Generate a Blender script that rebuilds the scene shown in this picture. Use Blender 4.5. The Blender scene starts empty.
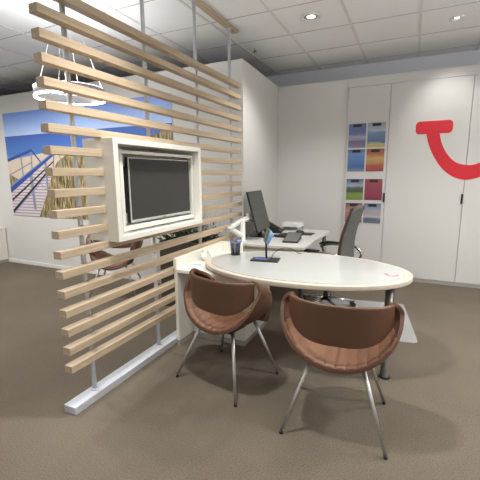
import bpy, bmesh, math, random
from math import sin, cos, pi, radians as R
from mathutils import Vector, Matrix
random.seed(7)
SC = bpy.context.scene
COL = SC.collection

# ------------------------------------------------------------------ materials
def lin(c):
    c = c / 255.0
    return c / 12.92 if c <= .04045 else ((c + .055) / 1.055) ** 2.4
def rgb(r, g, b): return (lin(r), lin(g), lin(b), 1)

class NT:
    def __init__(s, name):
        s.m = bpy.data.materials.new(name); s.m.use_nodes = True
        s.t = s.m.node_tree; s.n = s.t.nodes; s.l = s.t.links
        s.b = s.n['Principled BSDF']
    def new(s, t, **k):
        o = s.n.new(t)
        for a, v in k.items(): setattr(o, a, v)
        return o
    def link(s, a, b): s.l.new(a, b)
def pm(name, col, rough=.5, metal=0., bump=0., scale=50., var=0., stretch=None, spec=None, coat=0., trans=0., ior=None):
    """procedural principled material with noise colour variation and noise bump"""
    t = NT(name); b = t.b
    b.inputs['Roughness'].default_value = rough; b.inputs['Metallic'].default_value = metal
    b.inputs['Base Color'].default_value = col
    if spec is not None: b.inputs['Specular IOR Level'].default_value = spec
    if coat: b.inputs['Coat Weight'].default_value = coat; b.inputs['Coat Roughness'].default_value = .05
    if trans: b.inputs['Transmission Weight'].default_value = trans
    if ior: b.inputs['IOR'].default_value = ior
    tc = t.new('ShaderNodeTexCoord'); mp = t.new('ShaderNodeMapping')
    if stretch: mp.inputs['Scale'].default_value = stretch
    t.link(tc.outputs['Object'], mp.inputs['Vector'])
    nz = t.new('ShaderNodeTexNoise'); nz.inputs['Scale'].default_value = scale; nz.inputs['Detail'].default_value = 4
    t.link(mp.outputs['Vector'], nz.inputs['Vector'])
    if var:
        mx = t.new('ShaderNodeMix', data_type='RGBA')
        mx.inputs[6].default_value = tuple(c * (1 - var) for c in col[:3]) + (1,)
        mx.inputs[7].default_value = tuple(min(1, c * (1 + var)) for c in col[:3]) + (1,)
        t.link(nz.outputs['Fac'], mx.inputs[0]); t.link(mx.outputs[2], b.inputs['Base Color'])
    if bump:
        bp = t.new('ShaderNodeBump'); bp.inputs['Strength'].default_value = bump; bp.inputs['Distance'].default_value = .01
        t.link(nz.outputs['Fac'], bp.inputs['Height']); t.link(bp.outputs['Normal'], b.inputs['Normal'])
    return t.m
def emit(name, col, s):
    t = NT(name); t.b.inputs['Base Color'].default_value = col
    t.b.inputs['Emission Color'].default_value = col; t.b.inputs['Emission Strength'].default_value = s
    return t.m

M = {}
M['wall'] = pm('wall_paint', rgb(218, 216, 211), .75, bump=.06, scale=160, var=.015)
M['upper'] = pm('upper_wall_paint', rgb(226, 228, 234), .8, bump=.04, scale=90, var=.01)
M['lacquer'] = pm('cupboard_lacquer', rgb(211, 209, 204), .42, bump=.01, scale=30, var=.01)
M['cream'] = pm('cream_board', rgb(234, 231, 220), .45, var=.015, scale=8)
M['cream_dark'] = pm('cream_board_edge', rgb(205, 197, 178), .5, var=.02, scale=20)
M['tile'] = pm('ceiling_tile', rgb(244, 244, 244), .9, bump=.15, scale=220, var=.05)
M['tbar'] = pm('ceiling_bar', rgb(226, 224, 220), .6, var=.02)
M['gap'] = pm('ceiling_joint', rgb(186, 184, 181), .8, var=.05)
M['plinth'] = pm('plinth_grey', rgb(176, 172, 164), .5, var=.03, metal=.2)
M['alu'] = pm('brushed_aluminium', rgb(208, 211, 216), .36, .25, bump=.03, scale=60, var=.05, stretch=(8, .3, 8))
M['steel'] = pm('satin_steel', rgb(205, 203, 200), .42, 1., var=.04, scale=30)
M['chrome'] = pm('chrome', rgb(215, 215, 215), .12, 1., var=.01)
M['darksteel'] = pm('dark_steel', rgb(112, 108, 104), .35, .7, var=.05)
M['leather'] = pm('brown_leather', rgb(97, 66, 48), .48, bump=.12, scale=170, var=.10)
M['leather_in'] = pm('tan_brown_leather', rgb(126, 88, 64), .52, bump=.12, scale=170, var=.08)
M['black'] = pm('black_plastic', rgb(38, 38, 40), .45, bump=.03, scale=120, var=.1)
M['rubber'] = pm('black_rubber', rgb(28, 28, 28), .7, var=.1)
M['grey_plastic'] = pm('dark_grey_plastic', rgb(84, 86, 84), .45, var=.06, scale=20)
M['slate'] = pm('mid_grey_plastic', rgb(112, 112, 108), .5, var=.04)
M['screen'] = pm('dark_screen', rgb(62, 60, 58), .32, var=.02, spec=.3)
M['monitor_face'] = pm('monitor_matt', rgb(84, 85, 80), .5, var=.03)
M['silver'] = pm('silver_plastic', rgb(206, 206, 204), .3, .4, var=.02)
M['white'] = pm('white_plastic', rgb(232, 231, 226), .4, var=.02)
M['paper'] = pm('paper_white', rgb(228, 228, 226), .8, var=.03)
M['glasswhite'] = pm('glossy_white_glass', rgb(196, 198, 193), .08, var=.005, coat=.35)
M['rim'] = pm('light_edge_band', rgb(204, 193, 176), .5, var=.04, scale=25)
M['fabric'] = pm('grey_weave', rgb(98, 98, 94), .85, bump=.25, scale=260, var=.12)
M['blue'] = pm('blue_plastic', rgb(70, 104, 184), .45, var=.05)
M['lightblue'] = pm('light_blue_card', rgb(160, 204, 238), .6, var=.06, scale=18)
M['red'] = pm('red_film', rgb(212, 32, 46), .4, var=.02)
M['pink'] = pm('red_print', rgb(176, 36, 78), .5, var=.02)
M['planter'] = pm('dark_brown_planter', rgb(62, 54, 46), .6, bump=.1, scale=40, var=.15)
M['soil'] = pm('dark_soil', rgb(45, 36, 28), .95, bump=.5, scale=60, var=.3)
M['leaf'] = pm('green_leaf', rgb(60, 78, 46), .55, var=.45, scale=9)
M['grass'] = pm('pale_grass', rgb(150, 152, 148), .7, var=.2)
M['ringbody'] = pm('ring_shell', rgb(188, 188, 190), .5, var=.02)
M['leddiff'] = emit('led_ring', (1, .99, .97, 1), 12)
M['ledup'] = emit('led_uplight', (.95, .97, 1, 1), 6)
M['lampdisc'] = emit('lamp_disc', (1, .96, .90, 1), 4)

def wood():
    t = NT('pale_wood'); b = t.b; b.inputs['Roughness'].default_value = .5
    tc = t.new('ShaderNodeTexCoord'); mp = t.new('ShaderNodeMapping'); mp.inputs['Scale'].default_value = (60, 1.6, 60)
    t.link(tc.outputs['Object'], mp.inputs['Vector'])
    nz = t.new('ShaderNodeTexNoise'); nz.inputs['Scale'].default_value = 1.2; nz.inputs['Detail'].default_value = 6; nz.inputs['Distortion'].default_value = .4
    t.link(mp.outputs['Vector'], nz.inputs['Vector'])
    cr = t.new('ShaderNodeValToRGB'); e = cr.color_ramp.elements
    e[0].position = .3; e[0].color = rgb(177, 155, 127); e[1].position = .7; e[1].color = rgb(199, 180, 153)
    t.link(nz.outputs['Fac'], cr.inputs['Fac']); t.link(cr.outputs['Color'], b.inputs['Base Color'])
    bp = t.new('ShaderNodeBump'); bp.inputs['Strength'].default_value = .08; bp.inputs['Distance'].default_value = .004
    t.link(nz.outputs['Fac'], bp.inputs['Height']); t.link(bp.outputs['Normal'], b.inputs['Normal'])
    return t.m
M['wood'] = wood()

def carpet():
    t = NT('brown_carpet'); b = t.b; b.inputs['Roughness'].default_value = .95; b.inputs['Specular IOR Level'].default_value = .1
    tc = t.new('ShaderNodeTexCoord')
    n1 = t.new('ShaderNodeTexNoise'); n1.inputs['Scale'].default_value = 150; n1.inputs['Detail'].default_value = 6
    n2 = t.new('ShaderNodeTexNoise'); n2.inputs['Scale'].default_value = 1.3; n2.inputs['Detail'].default_value = 3
    vo = t.new('ShaderNodeTexVoronoi'); vo.inputs['Scale'].default_value = 140
    for n in (n1, n2, vo): t.link(tc.outputs['Object'], n.inputs['Vector'])
    cr = t.new('ShaderNodeValToRGB'); e = cr.color_ramp.elements
    e[0].position = .28; e[0].color = rgb(91, 83, 72); e[1].position = .72; e[1].color = rgb(127, 117, 103)
    mx = t.new('ShaderNodeMath', operation='ADD'); ml = t.new('ShaderNodeMath', operation='MULTIPLY'); ml.inputs[1].default_value = .35
    sb = t.new('ShaderNodeMath', operation='SUBTRACT'); sb.inputs[1].default_value = .175
    t.link(n2.outputs['Fac'], ml.inputs[0]); t.link(ml.outputs[0], sb.inputs[0])
    t.link(n1.outputs['Fac'], mx.inputs[0]); t.link(sb.outputs[0], mx.inputs[1])
    t.link(mx.outputs[0], cr.inputs['Fac']); t.link(cr.outputs['Color'], b.inputs['Base Color'])
    bp = t.new('ShaderNodeBump'); bp.inputs['Strength'].default_value = .4; bp.inputs['Distance'].default_value = .004
    t.link(vo.outputs['Distance'], bp.inputs['Height']); t.link(bp.outputs['Normal'], b.inputs['Normal'])
    return t.m
M['carpet'] = carpet()

def clear_mat():
    t = NT('clear_vinyl'); b = t.b
    b.inputs['Base Color'].default_value = rgb(226, 226, 226); b.inputs['Roughness'].default_value = .18
    b.inputs['Alpha'].default_value = .5
    tc = t.new('ShaderNodeTexCoord'); nz = t.new('ShaderNodeTexNoise'); nz.inputs['Scale'].default_value = 60
    bp = t.new('ShaderNodeBump'); bp.inputs['Strength'].default_value = .05
    t.link(tc.outputs['Object'], nz.inputs['Vector']); t.link(nz.outputs['Fac'], bp.inputs['Height']); t.link(bp.outputs['Normal'], b.inputs['Normal'])
    return t.m
M['vinyl'] = clear_mat()
def mesh_wire():
    """fine black wire mesh: holes between wires"""
    t = NT('black_wire_mesh'); b = t.b
    b.inputs['Base Color'].default_value = rgb(40, 42, 48); b.inputs['Metallic'].default_value = .5; b.inputs['Roughness'].default_value = .5
    tc = t.new('ShaderNodeTexCoord'); mp = t.new('ShaderNodeMapping'); mp.inputs['Scale'].default_value = (260, 260, 260)
    ck = t.new('ShaderNodeTexChecker'); ck.inputs['Scale'].default_value = 1.
    mr = t.new('ShaderNodeMapRange'); mr.inputs['To Min'].default_value = .4; mr.inputs['To Max'].default_value = .85
    t.link(tc.outputs['Object'], mp.inputs['Vector']); t.link(mp.outputs['Vector'], ck.inputs['Vector'])
    t.link(ck.outputs['Fac'], mr.inputs['Value']); t.link(mr.outputs['Result'], b.inputs['Alpha'])
    return t.m
M['wire'] = mesh_wire()
def glass():
    t = NT('clear_glass'); b = t.b
    b.inputs['Base Color'].default_value = (.95, .97, .97, 1); b.inputs['Roughness'].default_value = .05
    b.inputs['Transmission Weight'].default_value = .8; b.inputs['IOR'].default_value = 1.45
    tc = t.new('ShaderNodeTexCoord'); nz = t.new('ShaderNodeTexNoise'); nz.inputs['Scale'].default_value = 80
    bp = t.new('ShaderNodeBump'); bp.inputs['Strength'].default_value = .3; bp.inputs['Distance'].default_value = .004
    t.link(tc.outputs['Object'], nz.inputs['Vector']); t.link(nz.outputs['Fac'], bp.inputs['Height']); t.link(bp.outputs['Normal'], b.inputs['Normal'])
    return t.m
M['glass'] = glass()

def bands(name, stops, scale_noise=6., amt=.06, zlo=0., zhi=1., rough=.4):
    """printed picture: colour bands stacked from bottom to top of the object (object Z), wobbled by noise"""
    t = NT(name); b = t.b; b.inputs['Roughness'].default_value = rough
    tc = t.new('ShaderNodeTexCoord'); sp = t.new('ShaderNodeSeparateXYZ'); t.link(tc.outputs['Object'], sp.inputs[0])
    mp = t.new('ShaderNodeMapping'); mp.inputs['Scale'].default_value = (.7, 1, 4)
    t.link(tc.outputs['Object'], mp.inputs['Vector'])
    nz = t.new('ShaderNodeTexNoise'); nz.inputs['Scale'].default_value = scale_noise; nz.inputs['Detail'].default_value = 5
    t.link(mp.outputs['Vector'], nz.inputs['Vector'])
    mr = t.new('ShaderNodeMapRange'); mr.inputs['From Min'].default_value = zlo; mr.inputs['From Max'].default_value = zhi
    t.link(sp.outputs['Z'], mr.inputs['Value'])
    a = t.new('ShaderNodeMath', operation='MULTIPLY_ADD'); a.inputs[1].default_value = amt * 2; 
    t.link(nz.outputs['Fac'], a.inputs[0])
    s = t.new('ShaderNodeMath', operation='SUBTRACT'); s.inputs[1].default_value = amt
    t.link(mr.outputs['Result'], s.inputs[0]); t.link(s.outputs[0], a.inputs[2])
    cr = t.new('ShaderNodeValToRGB'); el = cr.color_ramp.elements
    el[0].position, el[0].color = stops[0][0], rgb(*stops[0][1]); el[1].position, el[1].color = stops[-1][0], rgb(*stops[-1][1])
    for p, c in stops[1:-1]:
        q = el.new(p); q.color = rgb(*c)
    t.link(a.outputs[0], cr.inputs['Fac']); t.link(cr.outputs['Color'], b.inputs['Base Color'])
    return t.m

# ------------------------------------------------------------------ mesh helpers
def BM(): return bmesh.new()
def box(bm, x0, x1, y0, y1, z0, z1, bev=0., seg=2, rot=None, mat=0):
    r = bmesh.ops.create_cube(bm, size=1)
    vs = r['verts']
    for v in vs:
        v.co = Vector(((x0 + x1) / 2 + v.co.x * (x1 - x0), (y0 + y1) / 2 + v.co.y * (y1 - y0), (z0 + z1) / 2 + v.co.z * (z1 - z0)))
    fs = set(f for v in vs for f in v.link_faces)
    for f in fs: f.material_index = mat
    if bev:
        es = list(set(e for v in vs for e in v.link_edges))
        r2 = bmesh.ops.bevel(bm, geom=es, offset=bev, segments=seg, affect='EDGES', profile=.5)
        vs = list(set(r2['verts']))
        for f in r2['faces']: f.material_index = mat
    return vs
def xform(bm, vs, mtx):
    for v in set(vs):
        if v.is_valid: v.co = mtx @ v.co
def tube(bm, pts, rad, seg=12, caps=True, mat=0):
    """round tube along points; rad a number or one per point"""
    pts = [Vector(p) for p in pts]; n = len(pts)
    rs = rad if isinstance(rad, (list, tuple)) else [rad] * n
    rings = []; prev = None
    for i, p in enumerate(pts):
        d = (pts[min(i + 1, n - 1)] - pts[max(i - 1, 0)]).normalized()
        if prev is None:
            a = d.orthogonal().normalized()
        else:
            a = (prev - d * prev.dot(d)).normalized()
        prev = a; b = d.cross(a)
        rings.append([bm.verts.new(p + (a * cos(2 * pi * k / seg) + b * sin(2 * pi * k / seg)) * rs[i]) for k in range(seg)])
    for i in range(n - 1):
        for k in range(seg):
            f = bm.faces.new((rings[i][k], rings[i][(k + 1) % seg], rings[i + 1][(k + 1) % seg], rings[i + 1][k])); f.material_index = mat; f.smooth = True
    if caps:
        for rg in (list(reversed(rings[0])), rings[-1]):
            f = bm.faces.new(rg); f.material_index = mat
    return [v for r in rings for v in r]
def lathe(bm, prof, cx=0, cy=0, seg=32, mat=0, close=True):
    """prof: list of (r,z)"""
    rings = []
    for r, z in prof:
        if r < 1e-6: rings.append([bm.verts.new((cx, cy, z))])
        else: rings.append([bm.verts.new((cx + r * cos(2 * pi * k / seg), cy + r * sin(2 * pi * k / seg), z)) for k in range(seg)])
    for a, b in zip(rings, rings[1:]):
        for k in range(seg):
            k2 = (k + 1) % seg
            if len(a) == 1 and len(b) == 1: continue
            if len(a) == 1: q = (a[0], b[k2], b[k])
            elif len(b) == 1: q = (a[k], a[k2], b[0])
            else: q = (a[k], a[k2], b[k2], b[k])
            f = bm.faces.new(q); f.smooth = True; f.material_index = mat
def prism(bm, pts, z0, z1, mat=0, axis='z', smooth=False):
    """extrude an outline; axis z: pts (x,y); axis y: pts (x,z) between y=z0..z1; axis x: pts (y,z)"""
    def P(a, b, h): return {'z': (a, b, h), 'y': (a, h, b), 'x': (h, a, b)}[axis]
    lo = [bm.verts.new(P(a, b, z0)) for a, b in pts]; hi = [bm.verts.new(P(a, b, z1)) for a, b in pts]
    fs = [bm.faces.new(lo), bm.faces.new(hi)]
    n = len(pts)
    for i in range(n):
        f = bm.faces.new((lo[i], lo[(i + 1) % n], hi[(i + 1) % n], hi[i])); f.smooth = smooth; fs.append(f)
    for f in fs: f.material_index = mat
    bmesh.ops.recalc_face_normals(bm, faces=fs)
    return lo + hi
def grid(bm, fn, nu, nv, mat=0, closeu=False):
    vs = [[bm.verts.new(fn(i / nu, j / nv)) for j in range(nv + 1)] for i in range(nu + (0 if closeu else 1))]
    for i in range(nu):
        for j in range(nv):
            a = vs[i]; b = vs[(i + 1) % len(vs)]
            f = bm.faces.new((a[j], b[j], b[j + 1], a[j + 1])); f.smooth = True; f.material_index = mat
    return vs
def smooth_curve(pts, n=6):
    """Catmull-Rom through points"""
    pts = [Vector(p) for p in pts]; out = []
    for i in range(len(pts) - 1):
        p0 = pts[max(i - 1, 0)]; p1 = pts[i]; p2 = pts[i + 1]; p3 = pts[min(i + 2, len(pts) - 1)]
        for k in range(n):
            t = k / n
            out.append(.5 * ((2 * p1) + (p2 - p0) * t + (2 * p0 - 5 * p1 + 4 * p2 - p3) * t * t + (3 * p1 - p0 - 3 * p2 + p3) * t ** 3))
    out.append(pts[-1]); return out

def obj(name, bm, mat, parent=None, org=None, mods=None, rec=True):
    """link bm as ONE mesh object; bm is in the parent's space (or in world space for top level, re-centred on org)"""
    if rec: bmesh.ops.recalc_face_normals(bm, faces=bm.faces)
    if org is not None:
        bmesh.ops.translate(bm, verts=bm.verts, vec=-Vector(org))
    me = bpy.data.meshes.new(name); bm.to_mesh(me); bm.free()
    for m in (mat if isinstance(mat, (list, tuple)) else [mat]): me.materials.append(m)
    o = bpy.data.objects.new(name, me); COL.objects.link(o)
    if org is not None: o.location = org
    if parent is not None: o.parent = parent
    for k, kw in (mods or []):
        md = o.modifiers.new(k.lower(), k)
        for a, v in kw.items(): setattr(md, a, v)
    return o
class Thing:
    """an Empty at the thing's base; part() takes a bmesh in WORLD coordinates (local=True: in the thing's own)"""
    def __init__(s, name, label, cat, loc=(0, 0, 0), rz=0., group=None):
        o = bpy.data.objects.new(name, None); COL.objects.link(o); o.empty_display_size = .1
        o.location = loc; o.rotation_euler = (0, 0, rz); o['label'] = label; o['category'] = cat
        if group: o['group'] = group
        s.o = o; s.loc = Vector(loc)
    def part(s, name, bm, mat, under=None, local=False, mods=None, label=None, kind=None, rec=True):
        if not local: bmesh.ops.translate(bm, verts=bm.verts, vec=-s.loc)
        c = obj(name, bm, mat, under if under is not None else s.o, mods=mods, rec=rec)
        if label: c['label'] = label
        if kind: c['kind'] = kind
        return c
def tag(o, label, cat, group=None):
    o['label'] = label; o['category'] = cat
    if group: o['group'] = group
    return o
def struct(name, bm, mat):
    o = obj(name, bm, mat); o['kind'] = 'structure'; return o
def dup(root, loc, rz, label, group=None, name=None):
    r = root.copy(); COL.objects.link(r); r.location = loc; r.rotation_euler = (0, 0, rz); r['label'] = label
    if group: r['group'] = group
    for ch in list(root.children):
        c = ch.copy(); COL.objects.link(c); c.parent = r
        for g in list(ch.children):
            d = g.copy(); COL.objects.link(d); d.parent = c
    return r

# ------------------------------------------------------------------ setting
WY = 3.941; BY = 5.41; WT = 2.75; CZ = 3.03; CY = 5.83
b = BM(); box(b, -7.6, 3.4, -3.0, 6.0, -.05, 0); struct('floor', b, M['carpet'])
b = BM(); box(b, -7.6, 3.4, -3.0, CY, CZ, CZ + .05); struct('ceiling', b, M['tile'])
# suspended ceiling grid
b = BM(); k = -12
for k in range(-12, 7):
    x = -.03 - .66 * -k if False else -.03 + .66 * k
    if -7.5 < x < 3.4: box(b, x - .013, x + .013, -3., CY, CZ - .006, CZ + .001, mat=0)
for k in range(-10, 5):
    y = 3.60 + .67 * k
    if -3 < y < CY: box(b, -7.6, 3.4, y - .006, y + .006, CZ - .003, CZ + .001, mat=1)
struct('trim_1', b, [M['tbar'], M['gap']])
# partition wall carrying the mural, with the return that closes the desk bay
b = BM(); prism(b, [(-7.6, WY), (-1.797, WY), (-1.885, BY + .02), (-2.02, BY + .02), (-1.95, WY + .14), (-7.6, WY + .14)], 0, WT)
struct('wall_left', b, M['wall'])
b = BM(); box(b, -1.99, -.8935, BY, BY + .14, 0, WT); struct('wall_back', b, M['wall'])
b = BM(); box(b, -7.6, 3.4, CY, CY + .1, 0, CZ); struct('wall_rear', b, M['upper'])
b = BM(); box(b, -7.7, -7.6, -3, CY, 0, CZ); struct('wall_far_left', b, M['wall'])
b = BM(); box(b, 3.4, 3.5, -3, CY, 0, CZ); struct('wall_right', b, M['wall'])
b = BM(); box(b, -7.6, -1.905, WY - .012, WY, 0, .06, .003); struct('baseboard_left', b, M['white'])

# ------------------------------------------------------------------ fitted cupboards on the back wall
T = Thing('wall_cupboard', 'tall white fitted cupboard wall with flush doors and a big red curved smile', 'cupboard', (1.0, BY, 0))
b = BM(); box(b, -.8925, 3.3, BY + .01, BY + .35, 0, WT - .002); T.part('carcass', b, M['lacquer'])
b = BM(); box(b, -.8925, 3.3, BY - .012, BY + .01, 2.638, WT, .002); T.part('fascia', b, M['lacquer'])
b = BM(); box(b, -.8925, 3.3, BY - .004, BY + .01, 0, .05, .002); T.part('plinth', b, M['plinth'])
seams = [-.872, -.3255, .600, 1.525, 2.45, 3.3]
dh = BM(); box(dh, -.8925, -.8745, BY - .016, BY + .01, .053, 2.635, .002); T.part('end_panel', dh, M['lacquer'])
for i in range(5):
    b = BM(); box(b, seams[i] + .003, seams[i + 1] - .003, BY - .014, BY + .009, .053, 2.635, .002)
    d = T.part('door', b, M['lacquer'])
    if i in (0, 1, 3):
        hx = seams[i + 1] - .010
        hb = BM(); box(hb, hx - .012, hx + .010, BY - .034, BY - .0135, 1.09, 1.215, .004); T.part('handle', hb, M['black'], under=d, label='slim black door handle')
# the smile: one wide bar, a bow and the mirrored tip out of frame
def arcpts():
    outer = smooth_curve([(.127, 1.975, 0), (.159, 1.853, 0), (.231, 1.693, 0), (.338, 1.534, 0), (.463, 1.433, 0), (.581, 1.393, 0), (.681, 1.401, 0), (.79, 1.441, 0), (.90, 1.525, 0), (.985, 1.64, 0), (1.05, 1.79, 0), (1.16, 1.76, 0)], 5)
    inner = smooth_curve([(1.10, 1.90, 0), (.93, 1.84, 0), (.85, 1.71, 0), (.76, 1.615, 0), (.665, 1.575, 0), (.564, 1.582, 0), (.47, 1.622, 0), (.382, 1.715, 0), (.313, 1.846, 0), (.275, 1.985, 0)], 5)
    return [(p.x, p.y) for p in outer], [(p.x, p.y) for p in inner]
o_, i_ = arcpts()
b = BM()
# bow as a quad strip with thickness
n = 46
def samp(L, t):
    f = t * (len(L) - 1); i = min(int(f), len(L) - 2); u = f - i
    return (L[i][0] * (1 - u) + L[i + 1][0] * u, L[i][1] * (1 - u) + L[i + 1][1] * u)
ii = list(reversed(i_)); yF, yB = BY - .0165, BY - .0135
vf = []
for k in range(n + 1):
    a = samp(o_, k / n); c = samp(ii, k / n)
    vf.append([b.verts.new((a[0], yF, a[1])), b.verts.new((c[0], yF, c[1])), b.verts.new((a[0], yB, a[1])), b.verts.new((c[0], yB, c[1]))])
for k in range(n):
    p, q = vf[k], vf[k + 1]
    b.faces.new((p[0], q[0], q[1], p[1])); b.faces.new((p[2], p[0], q[0], q[2])); b.faces.new((p[1], q[1], q[3], p[3]))
b.faces.new((vf[0][0], vf[0][1], vf[0][3], vf[0][2])); b.faces.new((vf[n][0], vf[n][1], vf[n][3], vf[n][2]))
# crossbar with rounded ends, slightly thinner so the faces do not fight
def rrect(x0, x1, z0, z1, r, n=6):
    o = []
    for cx, cz, a0 in ((x1 - r, z1 - r, 0), (x0 + r, z1 - r, 90), (x0 + r, z0 + r, 180), (x1 - r, z0 + r, 270)):
        for k in range(n + 1): o.append((cx + r * cos(R(a0 + 90 * k / n)), cz + r * sin(R(a0 + 90 * k / n))))
    return o
prism(b, rrect(-.002, .420, 1.972, 2.132, .05), BY - .0168, yB, axis='y')
T.part('smile_logo', b, M['red'], label='big red smile with a flat bar across its tip')

# ------------------------------------------------------------------ eight magazines on the door panel, two columns of four
cols = [(-.842, -.614), (-.592, -.364)]
rows = [(2.155, 1.832), (1.812, 1.509), (1.405, 1.115), (1.068, .790)]
mags = [
 (0, 0, 'blue and lilac magazine at the top left of the cupboard door', [(0, (150, 140, 160)), (.25, (120, 110, 150)), (.45, (190, 185, 205)), (.6, (110, 120, 170)), (1, (90, 120, 180))]),
 (0, 1, 'blue magazine with a yellow foot at the top right of the cupboard door', [(0, (205, 195, 110)), (.15, (205, 195, 120)), (.2, (90, 120, 165)), (.6, (120, 150, 185)), (.68, (195, 205, 215)), (1, (150, 165, 180))]),
 (1, 0, 'all blue magazine below the lilac one on the cupboard door', [(0, (130, 150, 180)), (.2, (70, 105, 165)), (.5, (90, 130, 195)), (.8, (110, 150, 210)), (1, (80, 115, 175))]),
 (1, 1, 'orange and red magazine on the right of the cupboard door', [(0, (165, 60, 60)), (.25, (190, 90, 70)), (.45, (205, 160, 90)), (.6, (215, 175, 105)), (.75, (190, 110, 70)), (1, (170, 70, 70))]),
 (2, 0, 'green meadow magazine with blue sky in the third row', [(0, (120, 150, 60)), (.3, (130, 155, 65)), (.4, (75, 90, 60)), (.6, (90, 105, 85)), (.7, (170, 185, 205)), (1, (70, 90, 140))]),
 (2, 1, 'dark crimson magazine in the third row', [(0, (130, 45, 65)), (.3, (155, 50, 70)), (.55, (140, 60, 80)), (.8, (170, 65, 80)), (1, (150, 70, 85))]),
 (3, 0, 'reddish magazine at the bottom left, half hidden by the office chair', [(0, (120, 90, 100)), (.3, (160, 110, 105)), (.6, (190, 150, 140)), (1, (130, 80, 85))]),
 (3, 1, 'pale blue and pink magazine at the bottom right of the cupboard door', [(0, (130, 125, 125)), (.2, (90, 110, 150)), (.3, (200, 200, 205)), (.5, (195, 165, 160)), (.65, (170, 180, 200)), (1, (110, 120, 165))])]
for r_, c_, lab, st in mags:
    x0, x1 = cols[c_]; z1, z0 = rows[r_]
    t = Thing('magazine', lab, 'magazine', ((x0 + x1) / 2, BY - .0145, z0), group='magazines on the cupboard door')
    b = BM(); box(b, x0, x1, BY - .0205, BY - .0145, z0, z1, .001, 1)
    t.part('cover', b, bands('magazine_print', [(p_, tuple(int(.82 * c + 18) for c in q_)) for p_, q_ in st], 5, .16, 0, z1 - z0, .35))
    b = BM(); box(b, (x0 + x1) / 2 - .055, (x0 + x1) / 2 + .055, BY - .026, BY - .0206, z1 - .045, z1 - .008, .002, 1); t.part('clip', b, M['black'])

# ------------------------------------------------------------------ mural on the partition wall
mx0, mx1, mz0, mz1 = -6.07, -2.77, .835, 2.475
def mural_mats():
    sky = bands('mural_sky', [(0, (196, 216, 250)), (.4, (164, 194, 248)), (1, (112, 146, 224))], 2, .06, 2.10 - mz0, mz1 - mz0)
    sea = bands('mural_sea', [(0, (128, 168, 206)), (.22, (74, 126, 190)), (.6, (70, 112, 192)), (1, (66, 98, 180))], 7, .08, 1.74 - mz0, 2.13 - mz0)
    sand = pm('mural_sand', rgb(214, 196, 176), .5, var=.12, scale=14)
    grs = NT('mural_dune_grass'); tc = grs.new('ShaderNodeTexCoord'); mp = grs.new('ShaderNodeMapping')
    mp.inputs['Rotation'].default_value = (0, R(25), 0); mp.inputs['Scale'].default_value = (26, 1, 4)
    nz = grs.new('ShaderNodeTexNoise'); nz.inputs['Scale'].default_value = 1.6; nz.inputs['Detail'].default_value = 6; nz.inputs['Distortion'].default_value = .7
    cr = grs.new('ShaderNodeValToRGB'); e = cr.color_ramp.elements
    e[0].position = .36; e[0].color = rgb(70, 62, 42); e[1].position = .68; e[1].color = rgb(214, 194, 148)
    q = e.new(.5); q.color = rgb(138, 120, 78)
    grs.link(tc.outputs['Object'], mp.inputs['Vector']); grs.link(mp.outputs['Vector'], nz.inputs['Vector'])
    grs.link(nz.outputs['Fac'], cr.inputs['Fac']); grs.link(cr.outputs['Color'], grs.b.inputs['Base Color']); grs.b.inputs['Roughness'].default_value = .5
    pl = NT('mural_boardwalk'); tc = pl.new('ShaderNodeTexCoord'); mp = pl.new('ShaderNodeMapping')
    wv = pl.new('ShaderNodeTexWave'); wv.bands_direction = 'Z'; wv.inputs['Scale'].default_value = 6.5; wv.inputs['Distortion'].default_value = .8
    cr = pl.new('ShaderNodeValToRGB'); e = cr.color_ramp.elements
    e[0].position = .08; e[0].color = rgb(146, 132, 136); e[1].position = .3; e[1].color = rgb(216, 204, 210)
    pl.link(tc.outputs['Object'], wv.inputs['Vector']); pl.link(wv.outputs['Fac'], cr.inputs['Fac']); pl.link(cr.outputs['Color'], pl.b.inputs['Base Color'])
    bl = pm('mural_rail_blue', rgb(42, 72, 150), .5, var=.1, scale=4); dk = pm('mural_rail_dark', rgb(26, 28, 46), .5, var=.1)
    gy = pm('mural_rail_grey', rgb(134, 138, 158), .5, var=.1); hl = pm('mural_rail_light', rgb(112, 140, 190), .5, var=.05)
    return [sky, sea, sand, grs.m, pl.m, bl, dk, gy, hl]
b = BM(); box(b, mx0, mx1, WY - .008, WY - .0005, mz0, mz1, mat=0)
lay = [WY - .008]
def poly(pts, mi):
    """one printed shape: a film a twentieth of a millimetre thicker than the one before"""
    lay[0] -= .00006
    pts = [(min(max(x, mx0), mx1), min(max(z, mz0), mz1)) for x, z in pts]
    f = b.faces.new([b.verts.new((x, lay[0], z)) for x, z in pts]); f.material_index = mi
def strip(a, c, w0, w1, mi):
    a = Vector(a); c = Vector(c); d = (c - a).normalized(); nrm = Vector((-d.y, d.x))
    poly([a + nrm * w0 / 2, c + nrm * w1 / 2, c - nrm * w1 / 2, a - nrm * w0 / 2], mi)
poly([(mx0, mz0), (mx1, mz0), (mx1, 2.125), (-4, 2.125), (mx0, 2.118)], 1)                       # sea up to the horizon
poly([(mx0, mz0), (mx1, mz0), (mx1, 1.93), (-3.5, 1.90), (-4.3, 1.87), (-5.1, 1.845), (mx0, 1.735)], 2)     # sand
poly([(-5.43, mz0), (mx1, mz0), (mx1, 2.03), (-2.9, 2.045), (-3.05, 2.0), (-3.5, 1.96), (-4.05, 1.90), (-4.35, 1.835), (-4.68, 1.80), (-4.9, 1.69), (-5.0, 1.58), (-5.2, 1.20)], 3)  # dune grass
poly([(mx0, 1.52), (-5.86, 1.44), (-5.82, 1.36), (mx0, 1.33)], 3)
poly([(mx0, mz0), (-5.44, mz0), (-5.2, 1.20), (-5.0, 1.60), (-5.1, 1.66), (-5.55, 1.5), (mx0, 1.33)], 4)     # boardwalk
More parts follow.
